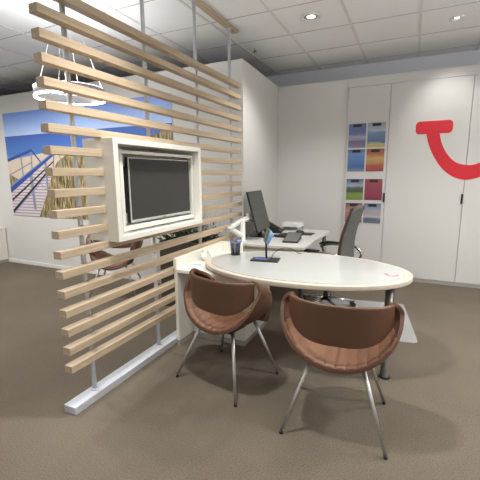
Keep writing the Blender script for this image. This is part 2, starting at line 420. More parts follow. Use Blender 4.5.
for a, c, w0, w1, m_ in [((-5.726, 1.80), (-5.714, 1.45), .035, .03, 7), ((-5.471, 1.87), (-5.488, 1.56), .03, .03, 7), ((-6.07, 1.50), (-5.47, 1.70), .022, .018, 7), ((-6.07, 1.738), (-5.453, 1.885), .05, .04, 5), ((-5.46, 1.885), (-5.24, 1.67), .03, .025, 5),
                         ((-4.958, 1.802), (-5.0, 1.56), .03, .025, 7), ((-4.842, 1.82), (-4.79, 1.58), .028, .022, 7), ((-5.16, 1.73), (-5.163, 1.27), .05, .045, 7), ((-5.53, 1.53), (-5.505, .95), .075, .06, 7), ((-5.53, 1.50), (-5.05, 1.18), .012, .01, 7), ((-6.06, 1.09), (-4.98, 1.70), .035, .02, 6),
                         ((-6.08, .90), (-5.08, 1.58), .06, .03, 6), ((-6.08, .862), (-5.12, 1.515), .018, .012, 8), ((-6.1, 1.265), (-4.94, 1.83), .125, .05, 5), ((-6.09, 1.315), (-4.94, 1.845), .035, .014, 8)]:
    strip(a, c, w0, w1, m_)
o = obj('wall_mural', b, mural_mats(), org=(-4.42, WY - .0005, mz0), rec=False)
tag(o, 'large beach picture with boardwalk, blue handrails and sea on the white wall', 'mural')

# low cream cabinet against the mural wall
T = Thing('low_cabinet', 'low cream cabinet standing at the left edge against the mural wall', 'cabinet', (-6.7, 3.0, 0))
b = BM(); box(b, -7.05, -6.345, 2.1, WY - .014, .05, .590, .004); T.part('body', b, M['cream'])
b = BM(); box(b, -7.06, -6.337, 2.09, WY - .014, .590, .617, .004); T.part('top', b, M['cream'])
b = BM(); box(b, -7.04, -6.36, 2.12, WY - .014, 0, .05, .002); T.part('plinth', b, M['plinth'])

# ------------------------------------------------------------------ slatted screen
PX = -1.863; posts = [1.622, 2.326, 3.045, 3.738]
SX0, SX1 = -1.845, -1.783; SY0, SY1 = 1.397, 3.862
T = Thing('slatted_screen', 'tall screen of pale wood slats on steel posts from floor bar to ceiling', 'screen', (PX, 2.6, 0))
b = BM(); box(b, -1.906, -1.806, 1.412, 3.92, 0.0, .051, .003); T.part('base_bar', b, M['alu'], label='flat aluminium floor bar')
for py in posts:
    b = BM()
    if 1.77 < py < 2.81: tube(b, [(PX, py, .051), (PX, py, 1.050)], .0155, 16); tube(b, [(PX, py, .051), (PX, py, .058)], .026, 16); T.part('post', b, M['alu'], label='round aluminium post'); b = BM(); tube(b, [(PX, py, 1.7125), (PX, py, 3.003)], .0155, 16)
    else: tube(b, [(PX, py, .051), (PX, py, 3.003)], .0155, 16)
    if not 1.77 < py < 2.81: tube(b, [(PX, py, .051), (PX, py, .058)], .026, 16)
    tube(b, [(PX, py, 2.985), (PX, py, 3.003)], .026, 16)
    T.part('post', b, M['alu'], label='round aluminium post')
b = BM(); box(b, -1.90, -1.826, 1.2, 3.905, 3.003, 3.026, .003); T.part('ceiling_rail', b, M['wood'])
BOXY0, BOXY1 = 1.767, 2.812
for i in range(19):
    z = .297 + (18 - i) * .1180
    ht = .046
    spans = [(SY0, SY1)]
    if 7 <= i <= 11: spans = [(SY0, BOXY0 - .0005), (BOXY1 + .0005, SY1)]
    for y0, y1 in spans:
        b = BM(); box(b, SX0, SX1, y0, y1, z, z + ht, .0025); T.part('slat', b, M['wood'])

# ------------------------------------------------------------------ display box with television
BX0, BX1 = -1.952, -1.692; BZ0, BZ1 = 1.0505, 1.712
T = Thing('display_box', 'cream box frame set into the slatted screen around the television', 'display box', (-1.82, 2.29, BZ0))
b = BM(); w = .042
box(b, BX0, BX1, BOXY0, BOXY1, BZ0, BZ0 + .034, .002); box(b, BX0, BX1, BOXY0, BOXY1, BZ1 - .036, BZ1, .002)
box(b, BX0, BX1, BOXY0, BOXY0 + w, BZ0 + .034, BZ1 - .036, .002); box(b, BX0, BX1, BOXY1 - .036, BOXY1, BZ0 + .034, BZ1 - .036, .002)
T.part('housing', b, M['cream'])
b = BM(); box(b, BX0, BX0 + .012, BOXY0 + w, BOXY1 - .036, BZ0 + .034, BZ1 - .036); T.part('back_panel', b, M['cream'])
# inner mounting frame standing a little behind the front edge
fx0, fx1 = -1.768, -1.748; fy0, fy1, fz0, fz1 = 1.872, BOXY1 - .050, BZ0 + .052, 1.645; fw = .032
b = BM()
box(b, fx0, fx1, fy0, fy1, fz0, fz0 + fw, .002); box(b, fx0, fx1, fy0, fy1, fz1 - fw * .7, fz1, .002)
box(b, fx0, fx1, fy0, fy0 + fw, fz0 + fw, fz1 - fw * .7, .002); box(b, fx0, fx1, fy1 - fw * .5, fy1, fz0 + fw, fz1 - fw * .7, .002)
for y in (fy0 + .01, fy1 - .03):
    for z in (fz0 + .005, fz1 - .03): box(b, BX0 + .012, fx0, y, y + .02, z, z + .02)
T.part('inner_frame', b, M['cream'])
b = BM()
for k in range(16):
    y = 1.93 + k * .045
    box(b, -1.770, -1.752, y, y + .026, fz1 + .0005, fz1 + .004)
T.part('vent_slots', b, M['grey_plastic'])
T = Thing('television', 'flat dark television with thin silver bezel inside the cream box', 'television', (-1.80, 2.33, 1.12))
ty0, ty1, tz0, tz1 = 1.985, 2.752, 1.146, 1.604; tx = -1.775
b = BM(); box(b, BX0 + .013, tx - .012, ty0 + .06, ty1 - .06, tz0 + .06, tz1 - .06, .004); box(b, tx - .035, tx - .008, ty0, ty1, tz0, tz1, .004); T.part('body', b, M['black'])
b = BM(); bw = .009
box(b, tx - .008, tx, ty0, ty1, tz0, tz0 + .020, .002); box(b, tx - .008, tx, ty0, ty1, tz1 - bw, tz1, .002)
box(b, tx - .008, tx, ty0, ty0 + bw, tz0 + .020, tz1 - bw, .002); box(b, tx - .008, tx, ty1 - bw, ty1, tz0 + .020, tz1 - bw, .002)
bz = T.part('bezel', b, M['silver'], label='thin silver bezel')
b = BM(); box(b, tx, tx + .0015, (ty0 + ty1) / 2 - .02, (ty0 + ty1) / 2 + .02, tz0 + .007, tz0 + .012); T.part('badge', b, M['grey_plastic'], under=bz)
b = BM(); box(b, tx - .008, tx - .003, ty0 + bw, ty1 - bw, tz0 + .020, tz1 - bw); T.part('screen', b, M['screen'])

# ------------------------------------------------------------------ sideboard beside the screen
T = Thing('sideboard', 'cream counter unit with raised back edge between screen and oval table', 'sideboard', (-1.5, 2.9, 0))
b = BM(); box(b, -1.779, -1.748, 2.470, 3.30, .05, .665, .002); T.part('side_panel', b, M['cream'])
b = BM(); box(b, -1.779, -1.215, 2.470, 3.34, .665, .694, .003); T.part('counter_top', b, M['cream'])
b = BM(); box(b, -1.779, -1.752, 2.462, 3.34, .694, .790, .002); box(b, -1.752, -1.53, 3.312, 3.34, .694, .790, .002); T.part('upstand', b, M['cream'])
b = BM(); box(b, -1.748, -1.222, 2.690, 3.30, .05, .665, .002); T.part('body', b, M['cream'])
b = BM(); box(b, -1.779, -1.748, 2.474, 3.30, 0, .05); box(b, -1.748, -1.226, 2.694, 3.296, 0, .05); T.part('plinth', b, M['plinth'])

# ------------------------------------------------------------------ oval table
TZ = .745
ex, ey, ea, eb, er = -.782, 2.832, .838, .517, R(2)
def ell(a, bb, n=72):
    o = []
    for k in range(n):
        t = 2 * pi * k / n; x = a * cos(t); y = bb * sin(t)
        o.append((ex + x * cos(er) - y * sin(er), ey + x * sin(er) + y * cos(er)))
    return o
T = Thing('oval_table', 'white oval consulting table with glossy top and light edge band', 'table', (ex, ey, 0))
b = BM(); prism(b, ell(ea, eb), TZ - .040, TZ - .004, smooth=True)
T.part('edge_band', b, M['rim'], label='light beige rounded table edge', mods=[('BEVEL', dict(width=.006, segments=3, limit_method='ANGLE', angle_limit=R(50)))])
b = BM(); prism(b, ell(ea - .052, eb - .040), TZ - .004, TZ, smooth=True); T.part('top', b, M['glasswhite'], label='glossy white glass top')
b = BM(); lathe(b, [(0, .0), (.036, .0), (.036, .018), (.030, .022), (.030, TZ - .041), (0, TZ - .041)], -.088, 2.672, 24); T.part('leg', b, M['darksteel'], label='round dark steel leg')
b = BM(); lathe(b, [(0, .0), (.038, .0), (.038, .016), (0, .016)], -.088, 2.672, 24); T.part('foot', b, M['rubber'])
b = BM(); pts = [(-.128, 2.812), (-.117, 2.785), (-.093, 2.765), (-.068, 2.772), (-.047, 2.80), (-.049, 2.822)]
cr = smooth_curve([(x, y, TZ + .0006) for x, y in pts], 4)
for p, q in zip(cr, cr[1:]):
    d = (q - p).normalized(); nr = Vector((-d.y, d.x, 0)) * .006
    b.faces.new([b.verts.new(v) for v in (p + nr, q + nr, q - nr, p - nr)])
box(b, -.142, -.112, 2.807, 2.817, TZ, TZ + .0006)
T.part('smile_print', b, M['pink'], label='small pink smile print')

# ------------------------------------------------------------------ desk along the partition
DZ = .745
T = Thing('desk', 'rectangular white desk behind the oval table along the partition', 'desk', (-1.35, 4.1, 0))
b = BM(); prism(b, [(-1.775, 3.485), (-.945, 3.545), (-.93, 4.775), (-1.775, 4.775)], DZ - .028, DZ)
T.part('desk_top', b, M['lacquer'], mods=[('BEVEL', dict(width=.003, segments=2))])
b = BM(); prism(b, [(-1.76, 3.512), (-.965, 3.568), (-.965, 3.592), (-1.76, 3.536)], DZ - .30, DZ - .028); T.part('modesty_panel', b, M['cream_dark'])
for lx, ly in ((-.99, 3.62), (-.99, 4.70), (-1.70, 4.70), (-1.70, 3.62)):
    b = BM(); tube(b, [(lx, ly, 0), (lx, ly, DZ - .028)], .025, 16); T.part('leg', b, M['darksteel'])

# ------------------------------------------------------------------ shell armchair
def make_chair(label, loc, rz, group):
    T = Thing('shell_armchair', label, 'chair', (0, 0, 0), 0, group)
    def H(v): return (.374 - .07 * v) * max(.03, 1 - max(0, (v - .45) / .55) ** 3.4) ** .6
    def scoop(u, v, off=0., rip=0.):
        W = .328 + .014 * sin(pi * min(1, v * 1.15)) - .03 * v - off
        W *= 1 - .20 * max(0, (v - .55) / .45) ** 2
        rc = .058 - .03 * v; Hv = H(v) * .82
        t = abs(u * 2 - 1)
        if t < .80:
            a = t / .80 * pi / 2; x = W * sin(a); zz = Hv * (1 - cos(a)); s = t / .80
        else:
            a = (t - .80) / .20 * R(100); x = W - rc + rc * cos(a); zz = Hv + min(rc, H(v) * .25) * sin(a); s = 1.
        if u < .5: x = -x
        z = .418 + off + zz
        y0 = -.200 + .155 * s ** 2.5; y1 = .275 - .165 * s ** 2
        y = y0 + (y1 - y0) * v + .065 * v * sin(pi * min(1, max(0, zz / .36))) * s
        z += -.008 * (1 - s) * sin(v * pi) - .05 * max(0, v - .82) / .18 * (1 - s)
        if rip: z += rip * abs(sin(pi * x / .056)) ** .45
        return (x, y, z)
    b = BM(); grid(b, lambda u, v: scoop(u, v), 60, 22)
    T.part('shell', b, M['leather'], local=True, mods=[('SOLIDIFY', dict(thickness=.022, offset=0)), ('BEVEL', dict(width=.009, segments=3, limit_method='ANGLE', angle_limit=R(60)))])
    b = BM(); grid(b, lambda u, v: scoop(.20 + .60 * u, .006 + .97 * v, .004, .012), 132, 12)
    T.part('seat_pad', b, M['leather_in'], local=True, mods=[('SOLIDIFY', dict(thickness=.016, offset=0))], label='tan channel-stitched seat pad')
    eg = scoop(1, 0)
    def back(u, v):
        f = u * 2 - 1; s = abs(f)
        x = (eg[0] + .022) * sin(f * R(66)) / sin(R(66))
        zt = .790 - (.790 - eg[2]) * s ** 3
        zb = .545 + (.665 - .545) * s ** 2.8
        z = zb + (zt - zb) * v
        y = -.190 + (.190 + eg[1]) * s ** 2.2 + .030 * (1 - v) * (1 - s)
        return (x, y, z)
    b = BM(); grid(b, back, 44, 8)
    T.part('backrest', b, M['leather'], local=True, mods=[('SOLIDIFY', dict(thickness=.022, offset=0)), ('BEVEL', dict(width=.009, segments=3, limit_method='ANGLE', angle_limit=R(60)))])
    b = BM(); box(b, -.09, .09, -.07, .11, .372, .392, .006)
    T.part('under_frame', b, M['black'], local=True)
    for sx, sy in ((-1, -1), (1, -1), (1, 1), (-1, 1)):
        b = BM(); A = Vector((sx * .140, sy * .120 + .02, .432)); B = Vector((sx * .282, sy * .248, .012))
        tube(b, [A, A.lerp(B, .5), B], [.0135, .0115, .0085], 14)
        lg = T.part('leg', b, M['steel'], local=True, label='slim tapering steel leg')
        b = BM(); d = (A - B).normalized(); tube(b, [(B.x, B.y, 0.0), B + d * .012], [.0105, .0095], 12); T.part('foot_cap', b, M['rubber'], under=lg, local=True)
    T.o.location = loc; T.o.rotation_euler = (0, 0, rz)
    return T.o
G = 'brown shell armchairs'
ch = make_chair('brown leather shell armchair nearest the camera, at the right of the table front', (-.328, 2.063, 0), R(4.5), G)
dup(ch, (-1.151, 2.217, 0), R(-14), 'brown leather shell armchair in front of the cream counter unit', G)
dup(ch, (-3.33, 3.40, 0), R(208), 'brown leather shell armchair seen through the slats below the television box', G)

# ------------------------------------------------------------------ office chair on its clear mat
b = BM()
mp_ = [(.115, 3.36), (.14, 3.385), (.14, 3.43), (.012, 4.36), (-.01, 4.38), (-.90, 4.265), (-.92, 4.245), (-.80, 3.25), (-.78, 3.23)]
prism(b, mp_, 0.0, .003)
tag(obj('chair_mat', b, M['vinyl'], org=(-.5, 3.8, 0)), 'clear plastic floor mat under the office chair', 'floor mat')
OC = Vector((-.79, 3.95, .003))
T = Thing('office_chair', 'grey high-backed office chair with chrome arms beside the desk', 'office chair', tuple(OC), R(79))
# local frame: faces +Y
for k in range(5):
    a = 2 * pi * k / 5 + .25
    b = BM(); tube(b, [(.03 * cos(a), .03 * sin(a), .105), (.18 * cos(a), .18 * sin(a), .087), (.315 * cos(a), .315 * sin(a), .072)], [.024, .019, .013], 10)
    lg = T.part('star_leg', b, M['chrome'], local=True)
    cx, cy = .30 * cos(a), .30 * sin(a); tx_, ty_ = -sin(a), cos(a)
    b = BM()
    for s in (-1, 1): tube(b, [(cx + tx_ * s * .008, cy + ty_ * s * .008, .029), (cx + tx_ * s * .026, cy + ty_ * s * .026, .029)], .029, 16)
    tube(b, [(cx, cy, .03), (cx, cy, .075)], .009, 8)
    T.part('castor', b, M['black'], under=lg, local=True, label='black twin-wheel castor')
b = BM(); tube(b, [(0, 0, .085), (0, 0, .26)], .030, 16); tube(b, [(0, 0, .26), (0, 0, .42)], .018, 16); tube(b, [(0, 0, .40), (0, 0, .43)], .07, 16); T.part('gas_column', b, M['black'], local=True)
def oseat(u, v):
    x = (u - .5) * .47; y = -.22 + .46 * v
    return (x, y, .475 + .03 * (2 * u - 1) ** 4 - .045 * max(0, v - .75) / .25 + .02 * max(0, .2 - v) / .2)
b = BM(); grid(b, oseat, 14, 14); T.part('seat', b, M['fabric'], local=True, mods=[('SOLIDIFY', dict(thickness=.05, offset=-1)), ('BEVEL', dict(width=.015, segments=3, limit_method='ANGLE', angle_limit=R(60)))])
prof = smooth_curve([(-.19, .47, 0), (-.225, .55, 0), (-.225, .68, 0), (-.245, .85, 0), (-.295, 1.02, 0), (-.335, 1.155, 0)], 4)
def oback(u, v):
    f = v * (len(prof) - 1); i = min(int(f), len(prof) - 2); w_ = f - i
    p = prof[i].lerp(prof[i + 1], w_); s = abs(2 * u - 1)
    hw = .215 - .05 * v
    zz = p.y - (.03 * s ** 4 if v > .95 else 0)
    return ((2 * u - 1) * hw, p.x + .016 * s ** 2.2, zz)
b = BM(); grid(b, oback, 18, 22)
T.part('backrest', b, M['fabric'], local=True, mods=[('SOLIDIFY', dict(thickness=.018, offset=-1)), ('BEVEL', dict(width=.006, segments=2, limit_method='ANGLE', angle_limit=R(60)))])
def oback2(u, v):
    x, y, z = oback(u, .02 + .97 * v); return (x * 1.002, y + .013, z + .003)
b = BM(); grid(b, oback2, 18, 22)
T.part('back_cushion', b, M['leather'], local=True, mods=[('SOLIDIFY', dict(thickness=.016, offset=0)), ('BEVEL', dict(width=.005, segments=2, limit_method='ANGLE', angle_limit=R(60)))], label='brown leather front of the backrest')
for s in (-1, 1):
    pts = smooth_curve([(s * .20, -.02, .445), (s * .262, -.06, .47), (s * .272, -.22, .50), (s * .272, -.285, .58), (s * .272, -.23, .66), (s * .275, -.10, .675), (s * .275, .10, .665), (s * .275, .20, .625)], 6)
    b = BM(); tube(b, pts, .0155, 12); ar = T.part('armrest', b, M['chrome'], local=True, label='looped chrome arm')
    b = BM()
    def pad(u, v):
        y = -.02 + .23 * v; z = .690 - .055 * max(0, v - .55) ** 2 * 3
        return (s * .275 + (u - .5) * .052, y, z)
    grid(b, pad, 4, 14)
    T.part('arm_pad', b, M['black'], under=ar, local=True, mods=[('SOLIDIFY', dict(thickness=.022, offset=0)), ('BEVEL', dict(width=.007, segments=2, limit_method='ANGLE', angle_limit=R(60)))], label='black arm pad')

# ------------------------------------------------------------------ things on the desk
T = Thing('monitor', 'dark flat monitor tilted back on the white desk', 'monitor', (-1.60, 4.0, DZ))
mt = Matrix.Translation((-1.548, 4.0, .83)) @ Matrix.Rotation(R(4), 4, 'Z') @ Matrix.Rotation(R(-15), 4, 'Y')
b = BM(); v = box(b, -.022, 0, -.265, .245, 0, .475, .004); xform(b, b.verts, mt); T.part('casing', b, M['black'])
b = BM(); box(b, 0, .0015, -.257, .237, .012, .467); xform(b, b.verts, mt); T.part('screen', b, M['monitor_face'], label='matt dark grey screen')
b = BM(); box(b, -1.72, -1.44, 3.93, 4.15, DZ, DZ + .014, .005); T.part('stand_base', b, M['black'])
b = BM(); tube(b, [(-1.63, 4.03, DZ + .012), (-1.615, 4.02, .86), (-1.61, 4.01, 1.0)], [.03, .026, .024], 14); T.part('stand_neck', b, M['black'])

T = Thing('monitor_bracket', 'white jointed monitor bracket with cables standing on the desk corner', 'monitor bracket', (-1.66, 3.60, DZ))
b = BM(); lathe(b, [(0, DZ), (.05, DZ), (.05, DZ + .014), (.034, DZ + .02), (.031, DZ + .02), (.031, DZ + .23), (.024, DZ + .24), (0, DZ + .24)], -1.665, 3.62, 20); T.part('column', b, M['white'])
b = BM(); tube(b, smooth_curve([(-1.665, 3.62, .80), (-1.70, 3.56, .845), (-1.735, 3.50, .885), (-1.75, 3.45, .90)], 4), [.031] * 13, 12); T.part('lower_arm', b, M['white'])
b = BM(); tube(b, smooth_curve([(-1.735, 3.47, .915), (-1.70, 3.56, .955), (-1.665, 3.68, .985), (-1.66, 3.78, .99)], 4), [.028] * 13, 12); tube(b, [(-1.74, 3.46, .89), (-1.74, 3.46, .93)], .026, 14); T.part('upper_arm', b, M['white'])
b = BM(); box(b, -1.685, -1.645, 3.755, 3.815, .95, 1.05, .006); T.part('mount_head', b, M['white'])
b = BM(); tube(b, smooth_curve([(-1.74, 3.44, .90), (-1.71, 3.52, .965), (-1.66, 3.66, .985), (-1.63, 3.80, .96), (-1.615, 3.90, .88), (-1.63, 3.93, .83)], 5), .0045, 8)
tube(b, smooth_curve([(-1.75, 3.46, .875), (-1.70, 3.54, .84), (-1.665, 3.58, .78), (-1.66, 3.57, DZ + .004)], 5), .0045, 8)
tube(b, smooth_curve([(-1.66, 3.60, .79), (-1.63, 3.72, .80), (-1.60, 3.85, .83), (-1.60, 3.96, .88)], 5), .004, 8)
T.part('cables', b, M['rubber'], label='black cables along the arm')

T = Thing('desk_phone', 'black desk telephone with grey display behind the monitor', 'telephone', (-1.575, 4.40, DZ), R(10))
b = BM(); prism(b, [(-.11, 0), (.11, 0), (.11, .02), (-.085, .13), (-.11, .13)], -.11, .11, axis='y'); T.part('body', b, M['black'], local=True, mods=[('BEVEL', dict(width=.005, segments=2))])
b = BM(); v = box(b, -.02, .0, -.08, .08, 0, .10, .003); xform(b, b.verts, Matrix.Translation((-.085, 0, .125)) @ Matrix.Rotation(R(-24), 4, 'Y')); T.part('display', b, M['black'], local=True)
b = BM(); box(b, 0, .0012, -.065, .065, .015, .085); xform(b, b.verts, Matrix.Translation((-.085, 0, .125)) @ Matrix.Rotation(R(-24), 4, 'Y')); T.part('display_glass', b, pm('blue_grey_display', rgb(96, 116, 140), .2, var=.1), local=True)
b = BM(); tube(b, [(-.07, -.085, .137), (-.05, -.088, .128), (.05, -.088, .072), (.075, -.085, .055)], [.021, .013, .013, .021], 12); T.part('handset', b, M['black'], local=True)
b = BM()
for i in range(4):
    for j in range(3):
        x = -.01 + i * .024; y = .0 + j * .03; zz = .02 + (.11 - x) * .564
        box(b, x - .008, x + .008, y - .01, y + .01, zz - .004, zz + .004, .001, 1)
T.part('keypad', b, M['grey_plastic'], local=True)

T = Thing('paper_tray', 'white paper tray holding printed sheets by the partition on the desk', 'paper tray', (-1.40, 4.655, DZ), R(0))
b = BM()
for z in (0, .055):
    box(b, -.12, .12, -.105, .105, z, z + .004); box(b, -.12, .12, .101, .105, z + .004, z + .05); box(b, -.12, -.116, -.105, .101, z + .004, z + .05)
    if not z: box(b, .10, .112, -.105, -.101, .004, .055); box(b, .10, .112, .101, .1049, .004, .055)
T.part('tray', b, M['white'], local=True)
tag(obj('paper_stack', (lambda b: (box(b, -1.50, -1.30, 4.565, 4.745, DZ + .0595, DZ + .085, .001, 1), b)[1])(BM()), M['paper'], org=(-1.40, 4.655, DZ + .06)), 'white paper stack lying in the upper level of the paper tray', 'paper')
tag(obj('keyboard', (lambda b: (box(b, -1.43, -1.29, 4.02, 4.44 - .18, DZ, DZ + .016, .004), [box(b, -1.42 + i * .025, -1.401 + i * .025, 4.03 + j * .0202, 4.047 + j * .0202, DZ + .015, DZ + .021, .001, 1) for i in range(5) for j in range(11)], b)[2])(BM()), M['black'], org=(-1.36, 4.15, DZ)), 'black keyboard lying in front of the monitor on the desk', 'keyboard')
b = BM(); box(b, -1.305, -1.06, 4.28, 4.49, DZ, DZ + .004, .002, 1)
tag(obj('mouse_pad', b, M['black'], org=(-1.19, 4.38, DZ)), 'black mouse pad on the right of the desk', 'mouse pad')
b = BM(); lathe(b, [(0, 0), (.9, 0), (1, .18), (.92, .5), (.66, .84), (.3, .98), (0, 1)], seg=24)
xform(b, b.verts, Matrix.Translation((-1.235, 4.41, DZ + .0045)) @ Matrix.Rotation(R(25), 4, 'Z') @ Matrix.Diagonal((.055, .033, .036, 1)))
mo = obj('computer_mouse', b, M['black'], org=(-1.235, 4.41, DZ + .0045)); tag(mo, 'black computer mouse resting on the black mouse pad', 'mouse')
b = BM(); lathe(b, [(0, -.3), (.8, -.3), (1, 0), (.8, .3), (0, .3)], seg=12); xform(b, b.verts, Matrix.Translation((-.022, .008, .034)) @ Matrix.Rotation(R(90), 4, 'X') @ Matrix.Diagonal((.007, .007, .008, 1)))
obj('scroll_wheel', b, M['grey_plastic'], parent=mo)
# the grey signing pad leaning slightly towards the visitors
T = Thing('tablet_pad', 'flat dark grey tablet lying on the front of the white desk', 'tablet', (-1.17, 3.90, DZ), R(6))
b = BM(); box(b, -.085, .085, -.17, .17, 0, .016, .004); xform(b, b.verts, Matrix.Translation((0, 0, .008)) @ Matrix.Rotation(R(9), 4, 'X') @ Matrix.Translation((0, .0, .018))); T.part('case', b, M['black'], local=True)
b = BM(); box(b, -.075, .075, -.15, .15, .016, .0172); xform(b, b.verts, Matrix.Translation((0, 0, .008)) @ Matrix.Rotation(R(9), 4, 'X') @ Matrix.Translation((0, .0, .018))); T.part('surface', b, M['slate'], local=True)
b = BM(); box(b, -.07, .07, .11, .13, 0, .030, .002); T.part('rest', b, M['black'], local=True)

# ------------------------------------------------------------------ things on the table and counter
PCX, PCY = -1.445, 2.98
T = Thing('pen_cup', 'black wire mesh cup of blue pens on the oval table', 'pen cup', (PCX, PCY, TZ))
b = BM(); lathe(b, [(0, 0), (.044, 0), (.044, .004), (0, .004)], seg=24); T.part('bottom', b, M['black'], local=True)
b = BM(); lathe(b, [(.043, .003), (.047, .112)], seg=28); T.part('mesh_wall', b, M['wire'], local=True)
b = BM(); lathe(b, [(.045, .108), (.0485, .108), (.0485, .114), (.045, .114), (.045, .108)], seg=28); T.part('rim_ring', b, M['black'], local=True)
pens = [(-.020, .012, -.062, .016, .140), (.012, -.014, .034, -.030, .138), (.0, .020, .006, .046, .145), (.020, .008, .056, .006, .134), (-.012, -.014, -.038, -.026, .130)]
for i, (a, c, e, f, h) in enumerate(pens):
    b = BM(); p0 = Vector((PCX + a, PCY + c, TZ + .006)); p1 = Vector((PCX + e * .95, PCY + f * .95, TZ + h))
    q_ = p0.lerp(p1, .82); d_ = math.hypot(q_.x - PCX, q_.y - PCY)
    tube(b, [p0, p1], .0055, 10)
    pn = tag(obj('pen', b, M['blue'], org=p0), 'blue pen standing in the black mesh cup', 'pen', 'blue pens in the mesh cup')
    b = BM(); d = (p1 - p0).normalized(); tube(b, [p1 - p0, p1 - p0 + d * .008], .0036, 8); obj('push_button', b, M['white'] if i % 2 else M['blue'], parent=pn)

T = Thing('card_holder', 'black stand with slim post holding up light blue cards on the table', 'card stand', (-1.105, 2.87, TZ), R(3))
b = BM(); prism(b, [(-.115, -.075), (.125, -.055), (.112, .085), (.02, .082), (-.125, .045)], 0, .012); T.part('base', b, M['black'], local=True, mods=[('BEVEL', dict(width=.004, segments=2))])
b = BM(); box(b, -.095, .02, -.028, .024, .012, .0135); T.part('label_plate', b, pm('blue_print_plate', rgb(92, 110, 170), .5, var=.3, scale=60), local=True)
b = BM(); tube(b, [(.0, .03, .012), (-.004, .03, .16), (-.02, .03, .20)], [.0095, .0085, .0085], 12); T.part('post', b, M['black'], local=True)
hm = Matrix.Translation((-.01, .01, .165)) @ Matrix.Rotation(R(24), 4, 'Z') @ Matrix.Rotation(R(16), 4, 'Y')
b = BM(); box(b, -.008, .008, -.055, .055, 0, .115, .003); xform(b, b.verts, hm); T.part('holder', b, M['grey_plastic'], local=True)
for k in range(3):
    b = BM(); q = Matrix.Translation((.0100 + k * .009, 0, -.004 - k * .012)) @ Matrix.Rotation(R(6 * k), 4, 'Y')
    box(b, 0, .002, -.050, .050, .005, .118); bmesh.ops.transform(b, matrix=Matrix.Translation(T.loc) @ Matrix.Rotation(R(3), 4, 'Z') @ hm @ q, verts=b.verts)
    bo = obj('card', b, [M['lightblue'], bands('card_print', [(0, (130, 186, 234)), (.4, (170, 212, 240)), (.6, (240, 242, 244)), (1, (110, 165, 215))], 12, .2, -.05, .07, .5)][k % 2], org=(-1.06, 2.87, .95))
    tag(bo, ['light blue card against the back of the card stand', 'blue and white printed card in the middle of the card stand', 'light blue card at the front of the card stand'][k], 'card', 'cards in the card stand')
b = BM(); tube(b, smooth_curve([(.035, .06, .004), (.05, .10, .05), (.11, .16, .085), (.18, .22, .07), (.22, .30, .02), (.235, .36, .004)], 6), .003, 8); T.part('cable', b, M['rubber'], local=True)

T = Thing('glass_ornament', 'small clear glass ornament on the cream counter', 'ornament', (-1.692, 2.85, .6945))
b = BM(); lathe(b, [(0, 0), (.028, 0), (.045, .02), (.050, .04), (.042, .062), (.022, .072), (0, .074)], seg=24); T.part('body', b, M['glass'], local=True)
for s in (-1, 1):
    b = BM(); lathe(b, [(.013, .0), (.010, .02), (0, .044)], s * .025, 0, 12); bmesh.ops.translate(b, verts=b.verts, vec=(0, 0, .056)); T.part('ear', b, M['glass'], local=True)
b = BM(); box(b, -1.735, -1.625, 2.60, 2.68, .6945, .6985, .001, 1); box(b, -1.725, -1.635, 2.655, 2.668, .6985, .6989, mat=1)
b2 = obj('leaflet', b, [pm('leaflet_paper', rgb(206, 216, 230), .6, var=.08, scale=60), pm('leaflet_print', rgb(96, 114, 150), .6, var=.2, scale=90)], org=(-1.68, 2.64, .6945))
tag(b2, 'small blue and white leaflet on the end of the cream counter', 'leaflet')

# ------------------------------------------------------------------ planter behind the screen
T = Thing('planter', 'dark brown planter box with green plants behind the slats', 'planter', (-2.25, 3.46, 0))
b = BM(); px0, px1, py0, py1, ph = -2.52, -1.93, 3.24, 3.68, .76
for a in ((px0, px1, py0, py0 + .02), (px0, px1, py1 - .02, py1), (px0, px0 + .02, py0 + .02, py1 - .02), (px1 - .02, px1, py0 + .02, py1 - .02)): box(b, *a, 0, ph, .002, 1)
box(b, px0 + .02, px1 - .02, py0 + .02, py1 - .02, 0, .03)
T.part('trough', b, M['planter'])
b = BM(); box(b, px0 + .021, px1 - .021, py0 + .021, py1 - .021, .60, .72); T.part('soil', b, M['soil'])
b = BM()
for k in range(420):
    x = random.uniform(px0 + .02, px1 - .02); y = random.uniform(py0 + .02, py1 - .02); z = .72 + abs(random.gauss(0, .085)); a = random.uniform(0, 2 * pi); tl = random.uniform(.1, 1.1)
    L = random.uniform(.06, .12); wd = L * .3
    m_ = Matrix.Translation((x, y, z)) @ Matrix.Rotation(a, 4, 'Z') @ Matrix.Rotation(-tl, 4, 'Y')
    vs = [b.verts.new(m_ @ Vector(p)) for p in ((0, 0, 0), (L * .45, wd / 2, .006), (L, 0, -.008), (L * .45, -wd / 2, .006), (L * .45, 0, -.004))]
    b.faces.new((vs[0], vs[1], vs[4])); b.faces.new((vs[1], vs[2], vs[4])); b.faces.new((vs[2], vs[3], vs[4])); b.faces.new((vs[3], vs[0], vs[4]))
T.part('foliage', b, M['leaf'], kind='stuff', rec=False)
b = BM()
for k in range(26):
    x = random.uniform(-2.15, -1.97); y = random.uniform(py0 + .06, py1 - .06); a = random.uniform(-.9, .9); l = random.uniform(.32, .50); c_ = random.uniform(-.10, .14)
    tube(b, [(x, y, .71), (x + c_ * .3, y + a * .05, .71 + l * .6), (x + c_, y + a * .12, .71 + l)], [.0028, .002, .0008], 5)
T.part('grass_stems', b, M['grass'], kind='stuff', label='thin pale grass stems')

